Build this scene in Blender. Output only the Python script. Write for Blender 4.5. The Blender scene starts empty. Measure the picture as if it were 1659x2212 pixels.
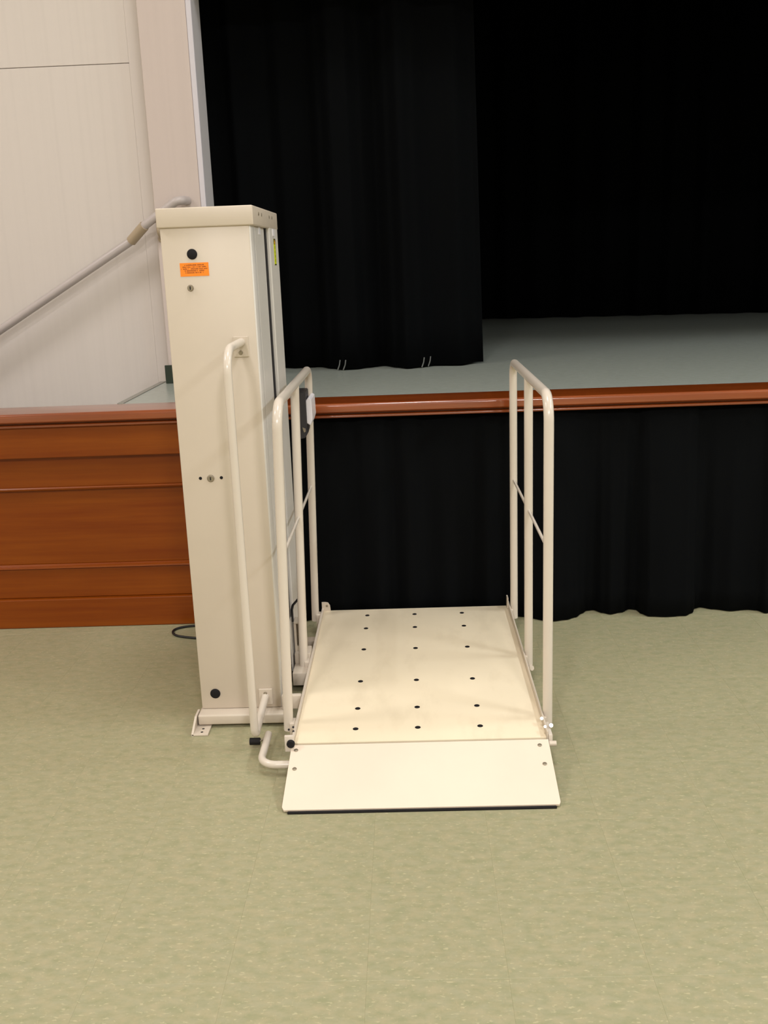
import bpy, bmesh, math, random
from mathutils import Vector, Matrix
random.seed(7)
scene = bpy.context.scene
C = scene.collection

# ------------------------------------------------------------------ camera
PITCH, ROLL, YAW, F_PX = 0.25024, 0.03777, 0.02922, 2140.0
fw = Vector((-math.sin(YAW)*math.cos(PITCH), math.cos(YAW)*math.cos(PITCH), -math.sin(PITCH)))
r0 = Vector((math.cos(YAW), math.sin(YAW), 0)); u0 = r0.cross(fw)
rt = (r0*math.cos(ROLL) - u0*math.sin(ROLL)).normalized(); up = rt.cross(fw)
cam = bpy.data.cameras.new('camera'); camo = bpy.data.objects.new('camera', cam); C.objects.link(camo)
cam.sensor_fit = 'VERTICAL'; cam.sensor_height = 24.0; cam.sensor_width = 18.0
cam.lens = F_PX/2212*24.0; cam.clip_start = 0.05
camo.matrix_world = Matrix(((rt.x, up.x, -fw.x, 0), (rt.y, up.y, -fw.y, 0), (rt.z, up.z, -fw.z, 1.5), (0, 0, 0, 1)))
scene.camera = camo

# ------------------------------------------------------------------ world and lamps
w = bpy.data.worlds.new('hall_ambient'); scene.world = w; w.use_nodes = True
w.node_tree.nodes['Background'].inputs[0].default_value = (0.8, 0.9, 1.0, 1)
w.node_tree.nodes['Background'].inputs[1].default_value = 0.05
CEIL = 5.0
def lamp(name, x, y, sx, sy, power, col):
    l = bpy.data.lights.new(name, 'AREA'); l.shape = 'RECTANGLE'; l.size = sx; l.size_y = sy
    l.energy = power; l.color = col
    o = bpy.data.objects.new(name, l); C.objects.link(o); o.location = (x, y, CEIL-0.03)
WARM, COOL = (1.0, 0.968, 0.98), (0.88, 0.94, 1.0)
for x, y, p, c in ((-1.5, -4.2, 295, WARM), (1.5, -4.2, 295, WARM), (0.0, 2.6, 55, WARM), (-4.2, 2.2, 100, WARM),
                   (4.5, 0.6, 136, COOL), (4.5, 3.0, 100, COOL)):
    lamp('ceiling_lamp', x, y, 0.6, 1.2, p, c)
vs = scene.view_settings
scene.display_settings.display_device = 'sRGB'
vs.view_transform = 'Standard'; vs.look = 'None'; vs.gamma = 1.0; vs.use_curve_mapping = False
vs.exposure = 0.0

# ------------------------------------------------------------------ materials
def lin(c):
    c = c/255.0
    return c/12.92 if c <= 0.04045 else ((c+0.055)/1.055)**2.4
def rgb(r, g, b): return (lin(r), lin(g), lin(b), 1)
def mat(name, col, rough=0.5, metal=0.0, spec=0.5, coat=0.0):
    m = bpy.data.materials.new(name); m.use_nodes = True
    b = m.node_tree.nodes['Principled BSDF']
    b.inputs['Base Color'].default_value = col; b.inputs['Roughness'].default_value = rough
    b.inputs['Metallic'].default_value = metal; b.inputs['Specular IOR Level'].default_value = spec
    b.inputs['Coat Weight'].default_value = coat; b.inputs['Coat Roughness'].default_value = 0.15
    return m
class NT:
    def __init__(s, m): s.t = m.node_tree; s.b = s.t.nodes['Principled BSDF']
    def n(s, typ, **k):
        x = s.t.nodes.new(typ)
        for a, v in k.items(): setattr(x, a, v)
        return x
    def l(s, a, b): s.t.links.new(a, b)
    def pos(s, scale, rot=(0, 0, 0), off=None):
        g = s.n('ShaderNodeNewGeometry'); mp = s.n('ShaderNodeMapping')
        mp.inputs['Scale'].default_value = scale; mp.inputs['Rotation'].default_value = rot
        if off:
            v = s.n('ShaderNodeVectorMath', operation='ADD'); s.l(g.outputs['Position'], v.inputs[0]); s.l(off, v.inputs[1])
            s.l(v.outputs[0], mp.inputs[0])
        else: s.l(g.outputs['Position'], mp.inputs[0])
        return mp.outputs[0]
    def noise(s, vec, scale, detail=3, rough=0.5):
        x = s.n('ShaderNodeTexNoise'); x.inputs['Scale'].default_value = scale
        x.inputs['Detail'].default_value = detail; x.inputs['Roughness'].default_value = rough
        s.l(vec, x.inputs['Vector']); return x.outputs['Fac']
    def ramp(s, fac, stops):
        x = s.n('ShaderNodeValToRGB'); e = x.color_ramp.elements
        e[0].position, e[0].color = stops[0]; e[1].position, e[1].color = stops[-1]
        for p, c in stops[1:-1]: k = e.new(p); k.color = c
        s.l(fac, x.inputs[0]); return x.outputs[0]
    def mix(s, fac, a, b, blend='MIX'):
        x = s.n('ShaderNodeMix', data_type='RGBA', blend_type=blend)
        if isinstance(fac, float): x.inputs[0].default_value = fac
        else: s.l(fac, x.inputs[0])
        for i, v in ((6, a), (7, b)):
            if isinstance(v, tuple): x.inputs[i].default_value = v
            else: s.l(v, x.inputs[i])
        return x.outputs[2]
    def bump(s, h, strength=0.1, dist=0.001):
        x = s.n('ShaderNodeBump'); x.inputs['Strength'].default_value = strength; x.inputs['Distance'].default_value = dist
        s.l(h, x.inputs['Height']); s.l(x.outputs[0], s.b.inputs['Normal'])
BW = lambda v: (v, v, v, 1)

def powder(name, col, rough=0.38):
    m = mat(name, col, rough); t = NT(m)
    p = t.pos((1, 1, 1))
    n = t.noise(p, 900, 2); t.bump(n, 0.12, 0.0006)
    big = t.noise(p, 3.0, 3)
    c = t.ramp(big, [(0.35, tuple(x*0.95 for x in col[:3])+(1,)), (0.65, col)])
    t.l(c, t.b.inputs['Base Color']); return m
M_beige = powder('beige_powder_coat', rgb(207, 194, 177))
M_deck_plate = powder('platform_powder_coat', rgb(237, 222, 193), 0.45)
t = NT(M_deck_plate)      # scuffs from shoes and wheels on the platform and the ramp
sc = t.noise(t.pos((9, 3.2, 1)), 1.0, 5, 0.6)
old = M_deck_plate.node_tree.nodes['Principled BSDF'].inputs['Base Color'].links[0].from_socket
t.l(t.mix(t.ramp(sc, [(0.52, BW(0)), (0.8, BW(0.35))]), old, rgb(186, 168, 138)), t.b.inputs['Base Color'])
M_ramp = powder('ramp_powder_coat', rgb(232, 215, 195), 0.45)
M_tube = powder('tube_powder_coat', rgb(213, 202, 188), 0.2)
M_cover = powder('cover_cool_light_coat', rgb(214, 209, 202), 0.4)  # beige turned greyer: the cool light on side faces is in the colour
M_black = mat('black_rubber', rgb(24, 22, 24), 0.7, 0, 0.25)
M_dark = mat('slot_shadow_steel', rgb(40, 38, 40), 0.6)  # dark steel for screws; also paints the shade in slot and hinge gap
M_box = mat('charcoal_plastic', rgb(44, 42, 46), 0.45)
M_white = mat('white_plastic', rgb(226, 222, 226), 0.4)
M_chrome = mat('chrome', rgb(235, 233, 228), 0.3, 1.0)
M_zinc = mat('dull_zinc', rgb(150, 140, 122), 0.45, 0.7)
M_cord = mat('black_cord', rgb(22, 22, 24), 0.5)
M_velvet = mat('black_drape', rgb(9, 10, 11), 1.0, 0, 0.03)
t = NT(M_velvet); t.bump(t.noise(t.pos((1, 1, 1)), 500, 2), 0.15, 0.001)
M_skirt = mat('black_skirt_cloth', rgb(12, 13, 14), 1.0, 0, 0.04)
t = NT(M_skirt); t.bump(t.noise(t.pos((1, 1, 1)), 700, 2), 0.15, 0.001)
M_orange = mat('orange_sticker', rgb(255, 140, 20), 0.5)
M_ink = mat('brown_black_print', rgb(150, 78, 8), 0.6)
M_yellow = mat('yellow_sticker', rgb(205, 215, 20), 0.5)
M_inkb = mat('black_print', rgb(40, 36, 20), 0.6)
M_gold = mat('warning_triangle_yellow', rgb(250, 190, 10), 0.5)
M_tie = mat('white_tie_cord', rgb(96, 98, 95), 0.9)
M_steel = mat('stair_edge_metal', rgb(150, 148, 140), 0.35, 0.5)
M_cove = mat('black_green_cove_rubber', rgb(36, 48, 38), 0.35)
M_ceil = mat('ceiling_white', rgb(225, 222, 212), 0.9)
M_hall = mat('hall_wall_paint', rgb(214, 206, 190), 0.8)
M_stagewall = mat('stage_black_paint', rgb(18, 18, 19), 0.9)
M_rail = powder('grey_lilac_rail_paint', rgb(180, 170, 167), 0.35)
M_coupling = mat('olive_grey_coupling', rgb(170, 152, 128), 0.45)

def wallmat(name, col):
    m = mat(name, col, 0.75); t = NT(m)
    g = t.noise(t.pos((38, 38, 0.35)), 1.0, 2)
    c = t.ramp(g, [(0.3, tuple(x*0.97 for x in col[:3])+(1,)), (0.55, col)])
    t.l(c, t.b.inputs['Base Color']); t.bump(t.noise(t.pos((1, 1, 1)), 160, 2), 0.08, 0.001); return m
M_wall = wallmat('cream_wall_panel', rgb(205, 196, 189))
M_pil = wallmat('pinkish_cream_paint', rgb(193, 179, 172))
M_bead = mat('pale_corner_bead_paint', rgb(198, 193, 199), 0.6)
M_reveal = mat('reveal_grey_paint', rgb(196, 192, 194), 0.7)

def wood(name, a, b, rough=0.35, coat=0.12):
    m = mat(name, a, rough, coat=coat, spec=0.2); t = NT(m)
    oi = t.n('ShaderNodeObjectInfo'); cm = t.n('ShaderNodeCombineXYZ')
    mu = t.n('ShaderNodeMath', operation='MULTIPLY'); t.l(oi.outputs['Random'], mu.inputs[0]); mu.inputs[1].default_value = 7.0
    t.l(mu.outputs[0], cm.inputs[0]); t.l(mu.outputs[0], cm.inputs[2])
    p = t.pos((1.1, 14, 26), off=cm.outputs[0])
    n1 = t.noise(p, 1.0, 6, 0.62)
    n2 = t.noise(t.pos((1.6, 3, 3), off=cm.outputs[0]), 1.3, 3)
    c1 = t.ramp(n1, [(0.3, b), (0.68, a)])
    c2 = t.mix(t.ramp(n2, [(0.35, BW(0)), (0.75, BW(0.45))]), c1, b)
    t.l(c2, t.b.inputs['Base Color']); t.bump(n1, 0.04, 0.001); return m
M_wood = wood('cherry_stained_wood', rgb(140, 72, 13), rgb(117, 51, 6))
M_nose = wood('cherry_nosing_wood', rgb(148, 70, 22), rgb(118, 50, 13), 0.3, 1.0)
M_nose.node_tree.nodes['Principled BSDF'].inputs['Coat IOR'].default_value = 1.7
for l_ in list(M_nose.node_tree.nodes['Principled BSDF'].inputs['Normal'].links): M_nose.node_tree.links.remove(l_)

def vinyl(name, base, dark, fleck1, fleck2, rough):
    m = mat(name, base, rough); t = NT(m)
    oi = t.n('ShaderNodeObjectInfo'); cm = t.n('ShaderNodeCombineXYZ')
    mu = t.n('ShaderNodeMath', operation='MULTIPLY'); t.l(oi.outputs['Random'], mu.inputs[0]); mu.inputs[1].default_value = 31.0
    t.l(mu.outputs[0], cm.inputs[0]); t.l(mu.outputs[0], cm.inputs[1])
    o = cm.outputs[0]
    mott = t.noise(t.pos((22, 46, 1), off=o), 1.0, 4, 0.6)
    c = t.ramp(mott, [(0.34, dark), (0.62, base)])
    tan = t.noise(t.pos((26, 44, 1), (0, 0, 0.4), off=o), 1.0, 5, 0.7)
    c = t.mix(t.ramp(tan, [(0.42, BW(0)), (0.68, BW(0.6))]), c, fleck2)
    f1 = t.noise(t.pos((64, 140, 1), (0, 0, 0.15), off=o), 1.0, 2, 0.5)
    c = t.mix(t.ramp(f1, [(0.62, BW(0)), (0.68, BW(0.75))]), c, fleck1)
    f2 = t.noise(t.pos((120, 58, 1), (0, 0, 0.5), off=o), 1.0, 2, 0.5)
    c = t.mix(t.ramp(f2, [(0.65, BW(0)), (0.71, BW(0.6))]), c, fleck2)
    f3 = t.noise(t.pos((70, 140, 1), (0, 0, -0.3), off=o), 1.3, 2, 0.5)
    c = t.mix(t.ramp(f3, [(0.67, BW(0)), (0.73, BW(0.4))]), c, dark)
    t.l(c, t.b.inputs['Base Color']); return m
M_vinyl = vinyl('green_fleck_vinyl', rgb(159, 155, 125), rgb(146, 146, 112), rgb(186, 177, 142), rgb(174, 161, 128), 0.40)
M_stage = vinyl('grey_green_stage_vinyl', rgb(154, 160, 152), rgb(146, 152, 143), rgb(162, 166, 156), rgb(149, 153, 143), 0.26)

# ------------------------------------------------------------------ mesh helpers
WL = {}      # world location of every object made here
def depth(o): return 0 if o.parent is None else 1 + depth(o.parent)
def link(name, me, m, loc, parent):
    o = bpy.data.objects.new(name, me); C.objects.link(o)
    if m is not None and not me.materials: me.materials.append(m)
    WL[o.name] = Vector(loc)
    while parent is not None and depth(parent) >= 2: parent = parent.parent      # thing > part > sub-part, no further
    if parent is not None:
        o.parent = parent; o.location = Vector(loc) - WL[parent.name]
    else: o.location = loc
    return o
def obj(name, bm, m, parent=None, smooth=None, origin=None):
    if origin is None:
        lo = Vector((min(v.co.x for v in bm.verts), min(v.co.y for v in bm.verts), min(v.co.z for v in bm.verts)))
        hi = Vector((max(v.co.x for v in bm.verts), max(v.co.y for v in bm.verts), max(v.co.z for v in bm.verts)))
        origin = (lo+hi)/2; origin.z = lo.z
    bmesh.ops.translate(bm, verts=bm.verts, vec=-Vector(origin))
    bmesh.ops.recalc_face_normals(bm, faces=bm.faces)
    me = bpy.data.meshes.new(name)
    bm.to_mesh(me); bm.free()
    if smooth is not None:
        me.polygons.foreach_set('use_smooth', [True]*len(me.polygons))
        me.set_sharp_from_angle(angle=math.radians(smooth))
    return link(name, me, m, origin, parent)
def empty(name, loc, label, cat, group=None):
    o = bpy.data.objects.new(name, None); C.objects.link(o); o.location = loc; WL[o.name] = Vector(loc)
    o.empty_display_size = 0.1
    return tag(o, label, cat, group)
def tag(o, label, cat, group=None):
    o['label'] = label; o['category'] = cat
    if group: o['group'] = group
    return o
def struct(o, label=None, cat=None):
    o['kind'] = 'structure'
    if label: o['label'] = label
    if cat: o['category'] = cat
    return o
def dup(o, loc, parent=None):
    c = o.copy(); C.objects.link(c); WL[c.name] = Vector(loc)
    if parent is None: parent = o.parent
    c.parent = parent; c.location = Vector(loc) - (WL[parent.name] if parent else Vector()); return c
def box(bm, x0, x1, y0, y1, z0, z1, bev=0.0, seg=2):
    r = bmesh.ops.create_cube(bm, size=1.0)
    vs_ = r['verts']
    for v in vs_:
        v.co = Vector(((x0+x1)/2 + v.co.x*(x1-x0), (y0+y1)/2 + v.co.y*(y1-y0), (z0+z1)/2 + v.co.z*(z1-z0)))
    if bev:
        es = list({e for v in vs_ for e in v.link_edges})
        bmesh.ops.bevel(bm, geom=es, offset=bev, segments=seg, profile=0.5, affect='EDGES')
    return bm
def B(*a, **k): return box(bmesh.new(), *a, **k)
def prism(bm, pts, d):
    """extrude polygon pts (Vectors) by vector d"""
    a = [bm.verts.new(p) for p in pts]; b = [bm.verts.new(Vector(p)+Vector(d)) for p in pts]
    bm.faces.new(a); bm.faces.new(b[::-1])
    for i in range(len(a)): j = (i+1) % len(a); bm.faces.new((a[i], b[i], b[j], a[j]))
    return bm
def xprism(profile, x0, x1):          # profile in (y, z)
    return prism(bmesh.new(), [Vector((x0, y, z)) for y, z in profile], (x1-x0, 0, 0))
def fillet(pts, rad, n=8):
    pts = [Vector(p) for p in pts]; out = [pts[0]]
    for i in range(1, len(pts)-1):
        p, a, b = pts[i], pts[i-1], pts[i+1]
        r = rad[i-1] if isinstance(rad, (list, tuple)) else rad
        u = (a-p).normalized(); v = (b-p).normalized(); ang = u.angle(v)
        if r <= 0 or ang > 3.12: out.append(p); continue
        t_ = min(r/math.tan(ang/2), 0.48*(a-p).length, 0.48*(b-p).length); r = t_*math.tan(ang/2)
        c = p + (u+v).normalized()*(r/math.sin(ang/2)); s, e = p+u*t_-c, p+v*t_-c
        tot = s.angle(e); ax = s.cross(e).normalized()
        for k in range(n+1): out.append(c + Matrix.Rotation(tot*k/n, 3, ax) @ s)
    out.append(pts[-1]); return out
def tube(bm, path, r, n=16, cap=True):
    path = [Vector(p) for p in path]; rings = []
    t0 = (path[1]-path[0]).normalized()
    ref = t0.orthogonal().normalized()
    for i, p in enumerate(path):
        if i == 0: t_ = t0
        elif i == len(path)-1: t_ = (p-path[i-1]).normalized()
        else: t_ = ((p-path[i-1]).normalized()+(path[i+1]-p).normalized()).normalized()
        ref = (ref - t_*ref.dot(t_)).normalized(); bi = t_.cross(ref)
        rings.append([bm.verts.new(p + (ref*math.cos(2*math.pi*k/n) + bi*math.sin(2*math.pi*k/n))*r) for k in range(n)])
    for a, b in zip(rings, rings[1:]):
        for k in range(n): bm.faces.new((a[k], a[(k+1) % n], b[(k+1) % n], b[k]))
    if cap: bm.faces.new(rings[0][::-1]); bm.faces.new(rings[-1])
    return bm
def T(pts, r, rad=0.0, n=16): return tube(bmesh.new(), fillet(pts, rad) if rad else pts, r, n)
def disc(c, axis, r, h, n=20, dome=0.35):
    """a low capped button along axis, chamfered rim"""
    bm = bmesh.new(); a = Vector(axis).normalized(); u = a.orthogonal().normalized(); v = a.cross(u); c = Vector(c)
    rings = []
    for rr, hh in ((r, 0), (r, h*0.6), (r*(1-dome*0.5), h)):
        rings.append([bm.verts.new(c + a*hh + (u*math.cos(2*math.pi*k/n)+v*math.sin(2*math.pi*k/n))*rr) for k in range(n)])
    for p, q in zip(rings, rings[1:]):
        for k in range(n): bm.faces.new((p[k], p[(k+1) % n], q[(k+1) % n], q[k]))
    bm.faces.new(rings[0][::-1]); bm.faces.new(rings[-1]); return bm

# ------------------------------------------------------------------ the hall: floor
X0, X1, Y0, Y1 = -5.2, 6.0, -9.0, 5.0
floor = struct(obj('floor', B(X0, X1, Y0, 9.6, -0.12, -0.006), M_vinyl), 'green flecked vinyl tile floor of the hall')
S = 0.305; gx, gy = -0.305*0.42, 1.81
# one floor tile, copied: tiny chamfer so that each joint is a hairline
tb = bmesh.new(); box(tb, -S/2, S/2, -S/2, S/2, -0.006, 0.0)
top = [f for f in tb.faces if f.normal.z > 0.5][0]
bmesh.ops.bevel(tb, geom=list(top.edges), offset=0.0004, segments=1, affect='EDGES')
tme = bpy.data.meshes.new('floor_tile'); tb.to_mesh(tme); tb.free(); tme.materials.append(M_vinyl)
near = []
cells = [(i, j) for i in range(-14, 18) for j in range(-20, 8)]
def tile_c(i, j): return Vector((gx+(i+0.5)*S, gy+(j+0.5)*S, 0.0))
vis = []; rest = []
for i, j in cells:
    c = tile_c(i, j); d = c - Vector((0, 0, 1.5)); z = d.dot(fw)
    if z > 0.5:
        px = d.dot(rt)/z*F_PX; py = d.dot(up)/z*F_PX
        if abs(px) < 830+260 and abs(py) < 1106+300 and c.y < 4.2: vis.append((z, i, j)); continue
    rest.append((i, j))
vis.sort(); 
for z, i, j in vis[:298]:
    link('floor_tile', tme, None, tile_c(i, j), floor)
bm = bmesh.new()
for i, j in rest + [(i, j) for z, i, j in vis[298:]]:
    c = tile_c(i, j)
    if c.y > 3.95 or c.x < X0+0.1 or c.x > X1-0.1 or c.y < Y0+0.1: continue
    h = S/2-0.0003
    box(bm, c.x-h, c.x+h, c.y-h, c.y+h, -0.006, 0.0)
so = obj('outer_floor_tiles', bm, M_vinyl, floor); so['kind'] = 'stuff'

# ------------------------------------------------------------------ stage: deck, nosing, panelled front, stairs
ZD = 0.94                                   # deck height
XE = -1.24                                  # left end of the deck, where the side stairs start
deck = struct(obj('stage_deck', B(XE, 5.6, 4.19, 9.5, ZD-0.05, ZD), M_stage), 'grey-green vinyl stage floor behind the wooden nosing')
obj('deck_edge_strip', B(XE-0.006, XE+0.022, 4.195, 4.97, ZD-0.035, ZD+0.003, bev=0.0015), M_steel, deck)['label'] = 'grey metal edge strip at the stair head'
under = struct(obj('wall_stage_front', B(-1.2, 5.6, 4.10, 4.19, 0.0, ZD-0.06), M_stagewall))
# nosing: bullnosed plank on top, fascia below it and a bead at the bottom
prof = [(4.19, ZD)]
for k in range(9):
    a = math.pi/2*k/8; prof.append((3.985-0.013*math.sin(a), ZD-0.013+0.013*math.cos(a)))
prof += [(3.972, 0.907), (3.977, 0.902), (4.19, 0.902)]
nosing = struct(obj('trim_1', xprism(prof, -4.0, 5.6), M_nose, smooth=30), 'varnished cherry-brown wooden nosing along the stage edge')
obj('fascia', B(-4.0, 5.6, 4.004, 4.02, 0.890, 0.9015), M_wood, nosing)
bp = [(3.998+0.0, 0.880)] + [(3.988-0.007*math.sin(math.pi*k/8), 0.8865-0.0065*math.cos(math.pi*k/8)) for k in range(9)] + [(3.998, 0.893)]
bp = [(4.02, 0.880)] + bp[1:-1] + [(4.02, 0.893)]
obj('bead', xprism(bp, -4.0, 5.6), M_nose, nosing, smooth=40)
# panelled front on the left
XR = -0.62; XL = -4.0
front = struct(obj('wall_stage_left', B(XL, XR, 4.055, 4.19, 0.0, 0.9015), M_wood), 'cherry-brown wood panelled stage front left of the lift')
def board(name, y, z0, z1, bev=0.003, back=4.06):
    return obj(name, B(XL+0.001, XR-0.001, y, back, z0, z1, bev=bev), M_wood, front)
board('top_rail', 3.998, 0.752, 0.879)
board('frame_board', 4.032, 0.620, 0.751)
mp = [(4.06, 0.606), (4.030, 0.606), (4.024, 0.610), (4.022, 0.616), (4.026, 0.621), (4.06, 0.621)]
obj('panel_moulding', xprism(mp, XL+0.001, XR-0.001), M_wood, front)
board('panel', 4.046, 0.282, 0.605, 0.0)
mp = [(4.06, 0.262), (4.031, 0.262), (4.022, 0.266), (4.024, 0.272), (4.032, 0.276), (4.038, 0.281), (4.06, 0.281)]
obj('panel_moulding', xprism(mp, XL+0.001, XR-0.001), M_wood, front)
board('bottom_rail', 4.034, 0.131, 0.261)
board('skirting_board', 4.012, 0.0005, 0.130, 0.004)
# side stairs going down to the left behind the panelled wall
stairs = struct(obj('stage_stairs', B(XE-0.28*5-0.1, XE-0.28*5, 4.20, 4.97, 0, 0.01), M_stage), 'grey-green stairs up to the stage behind the wooden panelling')
for k in range(5):
    zt = ZD-0.157*(k+1)
    obj('stair_step', B(XE-0.28*(k+1), XE-0.28*k-0.001, 4.20, 4.97, 0, zt), M_stage, stairs)
    obj('step_edge', B(XE-0.28*(k+1)-0.004, XE-0.28*(k+1)+0.03, 4.20, 4.97, zt, zt+0.003), M_steel, stairs)

# ------------------------------------------------------------------ walls
ZT = CEIL+0.1
wl = struct(obj('wall_left', B(X0, -1.1, 5.03, 5.13, 0, ZT), M_wall), 'cream panelled wall behind the stair handrail')
g = 0.0012
obj('wall_panel', B(X0, -1.262, 5.0, 5.03, 0, 2.432-g, bev=0.002), M_wall, wl)
obj('wall_panel', B(X0, -1.262, 5.0, 5.03, 2.432+g, ZT, bev=0.002), M_wall, wl)
obj('corner_strip', B(-1.2618, -1.185, 4.999, 5.03, 0, ZT, bev=0.0006), M_wall, wl)
pil = struct(obj('wall_proscenium_left', B(-1.18, -0.958, 4.90, 5.115, 0, ZT, bev=0.002), M_pil), 'pinkish cream pillar at the left of the stage opening')
obj('corner_bead', B(-0.9575, -0.932, 4.899, 4.925, 0.941, ZT, bev=0.004), M_bead, pil)
obj('reveal', B(-0.9575, -0.934, 4.926, 5.115, 0.941, ZT), M_reveal, pil)
bl = struct(obj('baseboard_left', B(-1.197, -0.93, 4.885, 4.8985, ZD+0.0005, ZD+0.09, bev=0.002), M_cove), 'black-green rubber base at the foot of the pinkish pillar')
struct(obj('light_block_header', B(-0.955, 5.6, 4.90, 5.115, 2.78, ZT), M_pil))  # unseen, added to cut lamp light reaching deep onto the stage
struct(obj('wall_proscenium_right', B(5.2, 5.6, 4.90, 5.115, 0, 2.78), M_pil))
struct(obj('light_block_rear', B(-2.4, 5.8, 9.45, 9.55, 0, ZT), M_stagewall))  # out of view, added to stop light leaking in behind the backdrop
struct(obj('light_block_side', B(-2.4, -2.3, 5.14, 9.45, 0, ZT), M_stagewall))  # unseen sheet added to shut stray light out of the left wing
struct(obj('light_block_right', B(5.61, 5.7, 5.12, 9.45, 0, ZT), M_stagewall))  # unseen counterpart on the right, added against stray light
struct(obj('wall_right', B(X1, X1+0.1, Y0, 5.1, 0, ZT), M_hall))
struct(obj('wall_front_right', B(5.61, X1, 4.90, 5.0, 0, ZT), M_hall))
struct(obj('wall_side', B(X0-0.1, X0, Y0, 5.1, 0, ZT), M_hall))
struct(obj('wall_rear', B(X0-0.1, X1+0.1, Y0-0.1, Y0, 0, ZT), M_hall))
struct(obj('ceiling', B(X0-0.1, X1+0.1, Y0-0.1, 5.0, CEIL+0.02, CEIL+0.1), M_ceil))
struct(obj('light_block_top', B(-2.4, 5.8, 5.12, 9.55, CEIL+0.02, CEIL+0.1), M_stagewall))  # unseen lid added to keep light off the stage from above

# ------------------------------------------------------------------ handrail
hr = empty('stair_handrail', (-1.5, 4.86, 1.3), 'grey painted tube handrail climbing the cream wall left of the lift', 'handrail')
hp = [(-2.72, 4.90, 0.811), (-1.305, 4.90, 1.627), (-1.225, 4.86, 1.693), (-1.06, 4.83, 1.795), (-1.03, 4.84, 1.80), (-1.02, 4.899, 1.80)]
obj('rail', T(hp, 0.020, [0.06, 0.06, 0.03, 0.03], 14), M_rail, hr, smooth=50)
a, b = Vector(hp[1]), Vector(hp[2]); d = (b-a)
obj('coupling', T([a+d*-0.02, a+d*0.98], 0.0245, 0, 14), M_coupling, hr, smooth=50)['label'] = 'olive-grey coupling sleeve'
for x, y, z, yw in ((-1.158, 4.845, 1.730, 4.899), (-2.2, 4.90, 1.105, 4.999)):
    bo = obj('wall_bracket', T([(x, y, z-0.018), (x, y, z-0.075), (x, yw, z-0.10)], 0.008, 0.03, 10), M_coupling, hr, smooth=50)
    obj('bracket_plate', disc((x, yw, z-0.10), (0, -1, 0), 0.017, 0.005), M_coupling, bo, smooth=40)

# ------------------------------------------------------------------ drapes
def drape(name, m, xs, yfun, z0, z1, nz, parent=None):
    """one sheet of cloth: columns at xs, yfun(x, t) with t = 0 at the hem and 1 at the top; given real thickness"""
    bm = bmesh.new(); grid = []
    for k in range(nz+1):
        t_ = k/nz; z = z0+(z1-z0)*t_
        grid.append([bm.verts.new((x + yfun(x, t_)[0], yfun(x, t_)[1], z)) for x in xs])
    for r1, r2 in zip(grid, grid[1:]):
        for i in range(len(xs)-1): bm.faces.new((r1[i], r1[i+1], r2[i+1], r2[i]))
    o = obj(name, bm, m, parent, smooth=80)
    s = o.modifiers.new('thickness', 'SOLIDIFY'); s.thickness = 0.004; s.offset = 1.0
    return o
def interp(pts, x):
    if x <= pts[0][0]: return pts[0][1]
    for (xa, ya), (xb, yb) in zip(pts, pts[1:]):
        if x <= xb:
            u = (x-xa)/(xb-xa); u = u*u*(3-2*u); return ya+(yb-ya)*u
    return pts[-1][1]
def frange(a, b, n): return [a+(b-a)*i/n for i in range(n+1)]

HEM_MAIN = [(-0.603, 5.382), (-0.477, 5.401), (-0.405, 5.289), (-0.338, 5.210), (-0.264, 5.215), (-0.205, 5.283), (-0.125, 5.345), (-0.062, 5.236), (-0.000, 5.159), (0.067, 5.194), (0.142, 5.257), (0.276, 5.224), (0.382, 5.326)]
rnd = random.Random(3)
px_ = [(-1.25, 5.40)]; x = -1.25
while x < HEM_MAIN[0][0]-0.08:
    x += rnd.uniform(0.05, 0.09); px_.append((x, 5.40+rnd.choice((-1, 1))*rnd.uniform(0.01, 0.035)))
main_prof = [p for p in px_ if p[0] < HEM_MAIN[0][0]-0.03] + HEM_MAIN
fine = [(x_, rnd.uniform(-0.018, 0.018)) for x_ in frange(-1.3, 0.6, 26)]
def ymain(x, t_):
    k = t_**0.8
    return (-0.045*t_*((x+1.0)/1.5)**2 if x > -1 else 0.0,
            interp(main_prof, x)*(1-0.35*k)+(5.43)*0.35*k + interp(fine, x)*(0.35+0.65*k))
mc = drape('stage_curtain', M_velvet, frange(-1.25, 0.405, 260), ymain, ZD+0.008, 3.55, 12)
tag(mc, 'black side curtain hanging just behind the pinkish pillar', 'curtain')
for xx in (-0.352, -0.322, 0.088, 0.122):
    yy = interp(main_prof, xx)+interp(fine, xx)*0.35-0.008
    obj('tie_cord', T([(xx, yy, ZD+0.055), (xx-0.004, yy-0.004, ZD+0.03), (xx-0.014, yy-0.014, ZD+0.005)], 0.0032, 0.02, 8), M_tie, mc, smooth=60)['label'] = 'thin white tie cord at the hem'
r2 = random.Random(11); bp_ = [(-1.8, 8.9)]; x = -1.8; s = 1
while x < 5.5:
    x += r2.uniform(0.09, 0.17); s = -s
    bp_.append((x, 9.05-0.19*(x-0.67)+s*r2.uniform(0.02, 0.06) if x < 3.3 else 8.55+s*r2.uniform(0.02, 0.06)))
def yback(x, t_): return (0, interp(bp_, x))
bc = drape('backdrop_curtain', M_velvet, frange(-1.8, 5.5, 420), yback, ZD+0.006, 3.6, 2)
tag(bc, 'wide black backdrop curtain across the rear of the stage', 'curtain')

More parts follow.
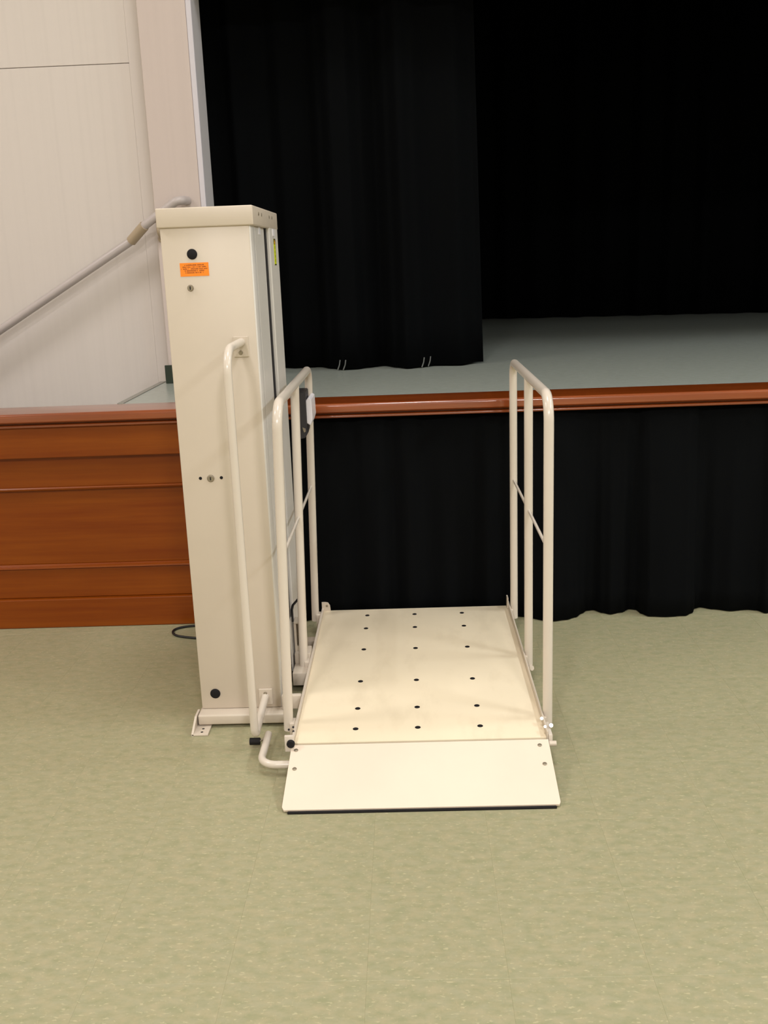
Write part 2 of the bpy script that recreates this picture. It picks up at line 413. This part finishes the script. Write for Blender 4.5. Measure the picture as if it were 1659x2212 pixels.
HEM_SKIRT = [(0.572, 3.916), (0.633, 3.931), (0.677, 3.959), (0.713, 4.005), (0.736, 4.036), (0.765, 4.042), (0.798, 4.002), (0.827, 3.980), (0.877, 4.000), (0.919, 4.038), (0.945, 4.028), (0.956, 3.978), (0.982, 3.943), (1.052, 3.933), (1.131, 3.940), (1.167, 3.969), (1.197, 4.024), (1.221, 4.039), (1.269, 4.010), (1.333, 3.980), (1.405, 3.994), (1.444, 3.979), (1.465, 3.942)]
r3 = random.Random(5); left = []; x = -0.62; s = 1
while x < HEM_SKIRT[0][0]-0.10:
    left.append((x, 4.0+s*r3.uniform(0.012, 0.03))); x += r3.uniform(0.055, 0.11); s = -s
right = []; x = HEM_SKIRT[-1][0]+0.09; s = 1
while x < 5.5:
    right.append((x, 4.0+s*r3.uniform(0.012, 0.035))); x += r3.uniform(0.07, 0.13); s = -s
skp = left+HEM_SKIRT+right
fine2 = [(x_, r3.uniform(-0.011, 0.011)) for x_ in frange(-0.7, 5.6, 150)]
def yskirt(x, t_):
    k = t_**1.3
    return (0, interp(skp, x)*(1-0.75*k)+4.04*0.75*k + interp(fine2, x)*(0.25+0.75*k))
sk = drape('stage_skirt', M_skirt, frange(-0.615, 5.5, 760), yskirt, 0.004, 0.886, 10)
tag(sk, 'black pleated skirt cloth hanging below the stage nosing', 'stage skirt')

# ------------------------------------------------------------------ the wheelchair lift
lift = empty('wheelchair_lift', (0, 3.2, 0), 'beige wheelchair platform lift standing in front of the stage', 'wheelchair lift')
# mast cabinet
XA, XB, YF = -0.730, -0.4565, 3.070
ZB, ZTOP = 0.0462, 1.63
bm = bmesh.new()      # front cover: folded sheet box with a lip at its right corner
box(bm, XA, XB-0.004, YF, 3.365, ZB, ZTOP, bev=0.004)
mast = obj('mast', bm, M_beige, lift, smooth=40)
obj('corner_lip', B(XB-0.02, XB, YF+0.002, 3.150, ZB+0.001, ZTOP-0.002, bev=0.003), M_cover, mast, smooth=40)
obj('side_panel', B(XB-0.012, XB-0.001, 3.158, 3.362, ZB+0.03, ZTOP-0.02, bev=0.002), M_cover, mast)
obj('rear_cover', B(XA, -0.447, 3.425, 3.640, ZB, ZTOP, bev=0.004), M_cover, mast)
obj('slot_shade_channel', B(XA+0.002, -0.4575, 3.40, 3.4245, ZB, ZTOP-0.005), M_dark, mast)['label'] = 'dark sheet for the shade in the carriage slot'  # dark sheet added in the opening to paint the slot's shade
obj('cap', B(-0.737, -0.446, 3.0615, 3.646, 1.612, 1.669, bev=0.004, seg=3), M_beige, mast, smooth=40)
cs = obj('cap_screw', disc((-0.446, 3.18, 1.648), (1, 0, 0), 0.006, 0.002, 12), M_zinc, mast, smooth=40)
for yy in (3.25, 3.43, 3.50): dup(cs, (-0.446+0.0, yy, WL[cs.name].z))
for yy, xx in ((3.235, XB-0.001), (3.50, -0.447)):
    obj('corner_clip', B(xx-0.001, xx+0.002, yy, yy+0.04, 1.588, 1.611, bev=0.0008), M_white, mast)['label'] = 'small white clip under the cap'
FY = (0, -1, 0)
obj('grommet', disc((-0.638, YF, 1.534), FY, 0.0155, 0.004, 24), M_black, mast, smooth=40)['label'] = 'black round grommet above the orange sticker'
obj('grommet', disc((-0.681, YF, 0.102), FY, 0.0170, 0.004, 24), M_black, mast, smooth=40)['label'] = 'black round grommet near the base'
ks = obj('key_switch', disc((-0.651, YF, 1.435), FY, 0.0095, 0.006, 20), M_zinc, mast, smooth=40)
obj('keyhole', B(-0.6525, -0.6495, YF-0.0072, YF-0.0055, 1.430, 1.440), M_black, ks)
lk = obj('cam_lock', disc((-0.637, YF, 0.843), FY, 0.0115, 0.006, 20), M_zinc, mast, smooth=40)
obj('keyhole', B(-0.6385, -0.6355, YF-0.0072, YF-0.0055, 0.838, 0.848), M_black, lk)
for xx in (-0.670, -0.603): obj('screw_hole', disc((xx, YF, 0.844), FY, 0.0052, 0.0012, 14), M_black, mast)
# orange sticker with printed lines
st = obj('warning_sticker', B(-0.678, -0.591, YF-0.001, YF+0.0005, 1.4695, 1.509), M_orange, mast); st['label'] = 'orange sticker with small dark print'
bm = bmesh.new(); rs = random.Random(2)
for k, (a, b) in enumerate(((-0.664, -0.604), (-0.670, -0.598), (-0.675, -0.594), (-0.664, -0.604), (-0.662, -0.607))):
    x = a; zc = 1.5025-0.0056*k
    while x < b-0.002:
        if rs.random() < 0.17: x += 0.0022; continue
        wd = rs.uniform(0.0009, 0.0021); hh = rs.choice((0.0013, 0.0018, 0.0018))
        box(bm, x, x+wd, YF-0.0013, YF-0.0005, zc-0.0018, zc-0.0018+hh*2); x += wd+0.0006
p_ = obj('sticker_print', bm, M_ink, st)
# yellow label on the rear cover
yl = obj('caution_label', B(-0.4475, -0.4462, 3.515, 3.560, 1.492, 1.580), M_yellow, mast); yl['label'] = 'yellow caution label with black band'
bm = bmesh.new()
box(bm, -0.4466, -0.4458, 3.515, 3.560, 1.562, 1.580); box(bm, -0.4466, -0.4458, 3.515, 3.560, 1.492, 1.4955)
for k in range(4):
    z = 1.502+k*0.0145
    box(bm, -0.4466, -0.4459, 3.545, 3.5475, z, z+0.011); box(bm, -0.4466, -0.4459, 3.530, 3.532, z+0.001, z+0.009)
obj('label_print', bm, M_inkb, yl)
obj('warning_triangle', prism(bmesh.new(), [Vector((-0.4464, 3.522, 1.5635)), Vector((-0.4464, 3.553, 1.5635)), Vector((-0.4464, 3.5375, 1.578))], (0.0009, 0, 0)), M_gold, yl)
# mast base
bs = obj('base_beam', B(-0.736, -0.425, 3.020, 3.095, 0.0105, 0.046, bev=0.006, seg=3), M_beige, mast, smooth=40)
ft = obj('anchor_foot', B(-0.748, -0.693, 2.962, 3.04, 0.0, 0.007, bev=0.002), M_beige, mast)
prism_pts = [Vector((-0.748, 2.962, 0.0)), Vector((-0.748, 2.962, 0.008)), Vector((-0.7445, 3.016, 0.046)), Vector((-0.7445, 3.069, 0.046)), Vector((-0.748, 3.069, 0.0))]
obj('gusset', prism(bmesh.new(), prism_pts, (0.007, 0, 0)), M_beige, ft)
for yy in (2.978, 3.002): obj('bolt_hole', disc((-0.716, yy, 0.0066), (0, 0, 1), 0.0045, 0.0008, 12), M_black, ft)
obj('base_beam', B(-0.736, -0.425, 3.60, 3.655, 0.0005, 0.046, bev=0.006), M_beige, mast, smooth=40)
obj('base_side', B(-0.735, -0.70, 3.096, 3.599, 0.002, 0.044, bev=0.004), M_beige, mast, smooth=40)
# ramp guide bar in front of the mast
gb = obj('guide_bar', T([(-0.508, 3.068, 1.268), (-0.511, 2.812, 1.266), (-0.511, 2.812, 0.068), (-0.512, 3.067, 0.090)], 0.0125, [0.07, 0.03]), M_tube, lift, smooth=60)
for (x0, x1, z0, z1, bz) in ((-0.533, -0.486, 1.223, 1.285, 1.236), (-0.533, -0.488, 0.060, 0.116, 0.100)):
    pl = obj('bar_bracket', B(x0, x1, 3.063, 3.0698, z0, z1, bev=0.0015), M_beige, gb)
    obj('bracket_bolt', disc((-0.511, 3.063, bz), FY, 0.0065, 0.006, 12), M_zinc, pl, smooth=40)
# platform
plat = obj('platform', B(-0.380, 0.385, 2.738, 3.908, 0.071, 0.083, bev=0.0008), M_deck_plate, lift, smooth=40)
DX = [-0.1965, -0.0027, 0.1911]; DY = [2.822, 2.966, 3.180, 3.469, 3.687, 3.834]
d0 = None
for yy in DY:
    for xx in DX:
        if d0 is None: d0 = obj('rubber_stud', disc((xx, yy, 0.0828), (0, 0, 1), 0.0088, 0.0022, 18), M_black, plat, smooth=40)
        else: dup(d0, (xx, yy, WL[d0.name].z))
obj('side_plate', B(0.3851, 0.3905, 2.735, 3.910, 0.028, 0.104, bev=0.0015), M_beige, plat)
obj('side_plate', B(-0.3885, -0.3801, 2.735, 3.910, 0.028, 0.096, bev=0.0015), M_beige, plat)
bm = bmesh.new()
box(bm, -0.379, 0.384, 2.742, 2.752, 0.022, 0.0705); box(bm, -0.379, 0.384, 3.895, 3.906, 0.022, 0.0705)
for yy in (3.05, 3.35, 3.62): box(bm, -0.379, 0.384, yy, yy+0.03, 0.026, 0.0705)
obj('under_frame', bm, M_beige, plat)
# ears at the rear corners and plates at the front corners
pts = [Vector((-0.388, 3.9, 0.083)), Vector((-0.352, 3.9, 0.083)), Vector((-0.354, 3.9, 0.107)), Vector((-0.362, 3.9, 0.120)), Vector((-0.374, 3.9, 0.122)), Vector((-0.388, 3.9, 0.122))]
e_ = obj('corner_ear', prism(bmesh.new(), pts, (0, 0.005, 0)), M_beige, plat)
obj('ear_hole', disc((-0.367, 3.8998, 0.106), FY, 0.005, 0.0008, 12), M_zinc, e_)
obj('corner_ear', B(0.3800, 0.3855, 3.868, 3.908, 0.0835, 0.130, bev=0.0015), M_beige, plat)
le = obj('hinge_plate', B(-0.405, -0.377, 2.712, 2.722, 0.068, 0.120, bev=0.002), M_tube, plat, smooth=40)
obj('hinge_cap', disc((-0.386, 2.7115, 0.096), FY, 0.0125, 0.010, 24), M_black, le, smooth=40)['label'] = 'round black hinge cap'
for xx, yy, zz in ((-0.402, 2.80, 0.098), (-0.403, 2.74, 0.098), (-0.388, 2.80, 0.106), (-0.387, 2.79, 0.097)):
    obj('side_screw', disc((xx, yy, zz), FY, 0.0035, 0.003, 10), M_dark, plat, smooth=40)
for xx, yy, zz, rr in ((0.381, 2.820, 0.104, 0.006), (0.384, 2.765, 0.104, 0.005), (0.404, 2.780, 0.100, 0.0075)):
    obj('side_bolt', disc((xx, yy, zz), (-0.05, -0.86, 0.5), rr, 0.008, 12), M_chrome, plat, smooth=40)['label'] = 'shiny chrome bolt'
obj('hinge_plate', B(0.391, 0.4025, 2.730, 2.82, 0.055, 0.094, bev=0.002), M_tube, plat, smooth=40)
obj('hinge_rod', T([(0.3905, 2.722, 0.070), (0.412, 2.722, 0.070)], 0.0085, 0, 14), M_beige, plat, smooth=50)
obj('hinge_rod', T([(-0.372, 2.7325, 0.071), (0.384, 2.7325, 0.071)], 0.0045, 0, 10), M_dark, plat, smooth=50)['label'] = 'hinge rod between platform and ramp, darkened as shade in the gap'  # rod coloured dark to stand for shade in the ramp gap
# ramp plate with clipped front corners and dark rubber edge
A = Vector((0, 2.7265, 0.082)); Bq = Vector((0, 2.481, 0.010)); dr = (Bq-A); nrm = Vector((0, dr.z, -dr.y)).normalized()
def rp(x, s, h=0.0): q = A+dr*s+nrm*h; return Vector((x, q.y, q.z))
outl = [rp(-0.386, 0), rp(0.3885, 0), rp(0.390, 0.965), rp(0.386, 1.0), rp(-0.386, 1.0), rp(-0.392, 0.955)]
ramp = obj('ramp', prism(bmesh.new(), outl, -nrm*0.006), M_ramp, lift)
obj('rubber_edge', B(-0.3755, 0.378, 2.474, 2.4815, 0.0, 0.0065, bev=0.0015), M_black, ramp)['label'] = 'dark rubber strip along the front edge'
for xx, s in ((-0.371, 0.085), (-0.369, 0.385), (0.360, 0.095), (0.365, 0.395)):
    rv = obj('ramp_rivet', disc(rp(xx, s, 0.0), nrm, 0.0065, 0.002, 14), M_zinc, ramp, smooth=40)
# bent arm that folds the ramp up, with the roller that rides on the guide bar
arm = obj('ramp_arm', T([(-0.372, 2.694, 0.036), (-0.482, 2.694, 0.036), (-0.482, 2.895, 0.036)], 0.0118, 0.062), M_tube, ramp, smooth=60)
obj('arm_roller', T([(-0.541, 2.880, 0.0195), (-0.508, 2.880, 0.0195)], 0.0115, 0, 18), M_black, arm, smooth=50)['label'] = 'black rubber roller'
obj('roller_axle', T([(-0.510, 2.880, 0.0195), (-0.489, 2.885, 0.03)], 0.004, 0, 10), M_zinc, arm, smooth=50)
# guard rails
def rail(xb, xt, side):
    z = 1.097; f = lambda zz: xb+(xt-xb)*(zz-0.05)/(z-0.05)
    yf, ym, yb = 2.872, 3.362, 3.852
    zb = 0.050 if side > 0 else 0.062
    R_ = 0.0152
    lp = obj('guard_rail', T([(f(zb), yf, zb), (f(z), yf, z), (f(z), yb, z), (f(zb), yb, zb)], R_, [0.075, 0.06], 18), M_tube, lift, smooth=60)
    obj('middle_post', T([(f(0.052), ym, 0.052), (f(z), ym, z)], R_, 0, 18), M_tube, lp, smooth=60)
    zm = 0.632
    obj('cross_rod', T([(f(zm), yf, zm), (f(zm), yb, zm)], 0.0052, 0, 10), M_tube, lp, smooth=60)
    for yy in (yf, ym, yb):
        x_ = f(0.07); s0 = 0.391 if side > 0 else -0.3892
        a, b = sorted((s0, x_-side*0.006))
        obj('post_lug', B(a, b, yy-0.022, yy+0.022, 0.035, 0.092, bev=0.002), M_beige, lp, smooth=40)
    if side > 0:
        obj('post_end', disc((x_+0.006, ym-0.017, 0.045), (0.5, -1, 0.3), 0.011, 0.008, 16), M_beige, lp, smooth=50)
    return lp
rail(0.4065, 0.4065, 1)['label'] = 'right-hand guard rail of beige tube'
lr = rail(-0.413, -0.386, -1); lr['label'] = 'left-hand guard rail of beige tube'
# control box on the left rail
pts = [Vector((-0.432, 3.80, 1.030)), Vector((-0.385, 3.80, 1.030)), Vector((-0.385, 3.80, 0.880)), Vector((-0.393, 3.80, 0.856)), Vector((-0.432, 3.80, 0.850))]
cb = bmesh.new(); prism(cb, pts, (0, -0.12, 0))
bmesh.ops.bevel(cb, geom=list(cb.edges), offset=0.003, segments=2, affect='EDGES')
cbx = obj('control_box', cb, M_box, lift, smooth=40); cbx['label'] = 'charcoal control box on the left guard rail'
pts = [Vector((-0.388, 3.70, 0.992)), Vector((-0.378, 3.70, 1.004)), Vector((-0.366, 3.70, 1.000)), Vector((-0.364, 3.70, 0.925)), Vector((-0.373, 3.70, 0.900)), Vector((-0.388, 3.70, 0.910))]
cp = bmesh.new(); prism(cp, pts, (0, 0.15, 0))
bmesh.ops.bevel(cp, geom=list(cp.edges), offset=0.002, segments=2, affect='EDGES')
obj('control_panel', cp, M_white, cbx, smooth=40)['label'] = 'white control panel facing the platform'
ky = obj('key', prism(bmesh.new(), [Vector((-0.402, 3.676, 0.898)), Vector((-0.389, 3.668, 0.894)), Vector((-0.389, 3.668, 0.882)), Vector((-0.397, 3.676, 0.878))], (0, 0.003, 0)), M_chrome, cbx); ky['label'] = 'small chrome key'
# carriage arms between the mast and the platform
car = obj('carriage', B(-0.452, -0.4565+0.0005, 3.366, 3.424, 0.048, 0.245, bev=0.0004), M_cover, lift)
bm = bmesh.new()
box(bm, -0.4455, -0.4045, 3.400, 3.456, 0.218, 0.2255, bev=0.0015); box(bm, -0.4455, -0.438, 3.402, 3.445, 0.1105, 0.218)
box(bm, -0.413, -0.4045, 3.402, 3.445, 0.1105, 0.218); box(bm, -0.4455, -0.4045, 3.445, 3.456, 0.1105, 0.218)
box(bm, -0.438, -0.413, 3.404, 3.445, 0.1105, 0.130)
obj('bracket_box', bm, M_beige, car, smooth=40)
obj('carriage_arm', B(-0.4465, -0.3895, 3.380, 3.458, 0.042, 0.110, bev=0.003), M_beige, car, smooth=40)
obj('carriage_arm', B(-0.4465, -0.3895, 3.290, 3.3795, 0.024, 0.072, bev=0.003), M_beige, car, smooth=40)
obj('carriage_arm', B(-0.455, -0.3895, 3.045, 3.066, 0.050, 0.098, bev=0.003), M_beige, car, smooth=40)
obj('floor_tie', B(-0.455, -0.30, 3.70, 3.75, 0.0005, 0.030, bev=0.003), M_beige, lift, smooth=40)
obj('cable_hook', T([(-0.449, 3.405, 0.2265), (-0.449, 3.405, 0.272), (-0.444, 3.405, 0.290), (-0.424, 3.404, 0.312)], 0.0045, 0.012, 10), M_cord, car, smooth=60)['label'] = 'short black cable end'

# ------------------------------------------------------------------ power cord on the floor
cp_ = [(-0.84, 3.985), (-0.95, 3.978), (-1.010, 3.955), (-1.026, 3.915), (-1.000, 3.868), (-0.93, 3.838), (-0.84, 3.82), (-0.74, 3.80), (-0.69, 3.745), (-0.68, 3.675)]
def catmull(p, n=8):
    out = []
    for i in range(len(p)-1):
        a = p[max(i-1, 0)]; b = p[i]; c = p[i+1]; d_ = p[min(i+2, len(p)-1)]
        for k in range(n):
            u = k/n
            out.append(tuple(0.5*(2*b[q]+(c[q]-a[q])*u+(2*a[q]-5*b[q]+4*c[q]-d_[q])*u*u+(3*b[q]-a[q]-3*c[q]+d_[q])*u**3) for q in range(2)))
    out.append(p[-1]); return out
cd = obj('power_cord', T([(a, b, 0.0052) for a, b in catmull(cp_)], 0.005, 0, 10), M_cord, smooth=60)
tag(cd, 'black power cord looping on the floor behind the lift mast', 'power cord')
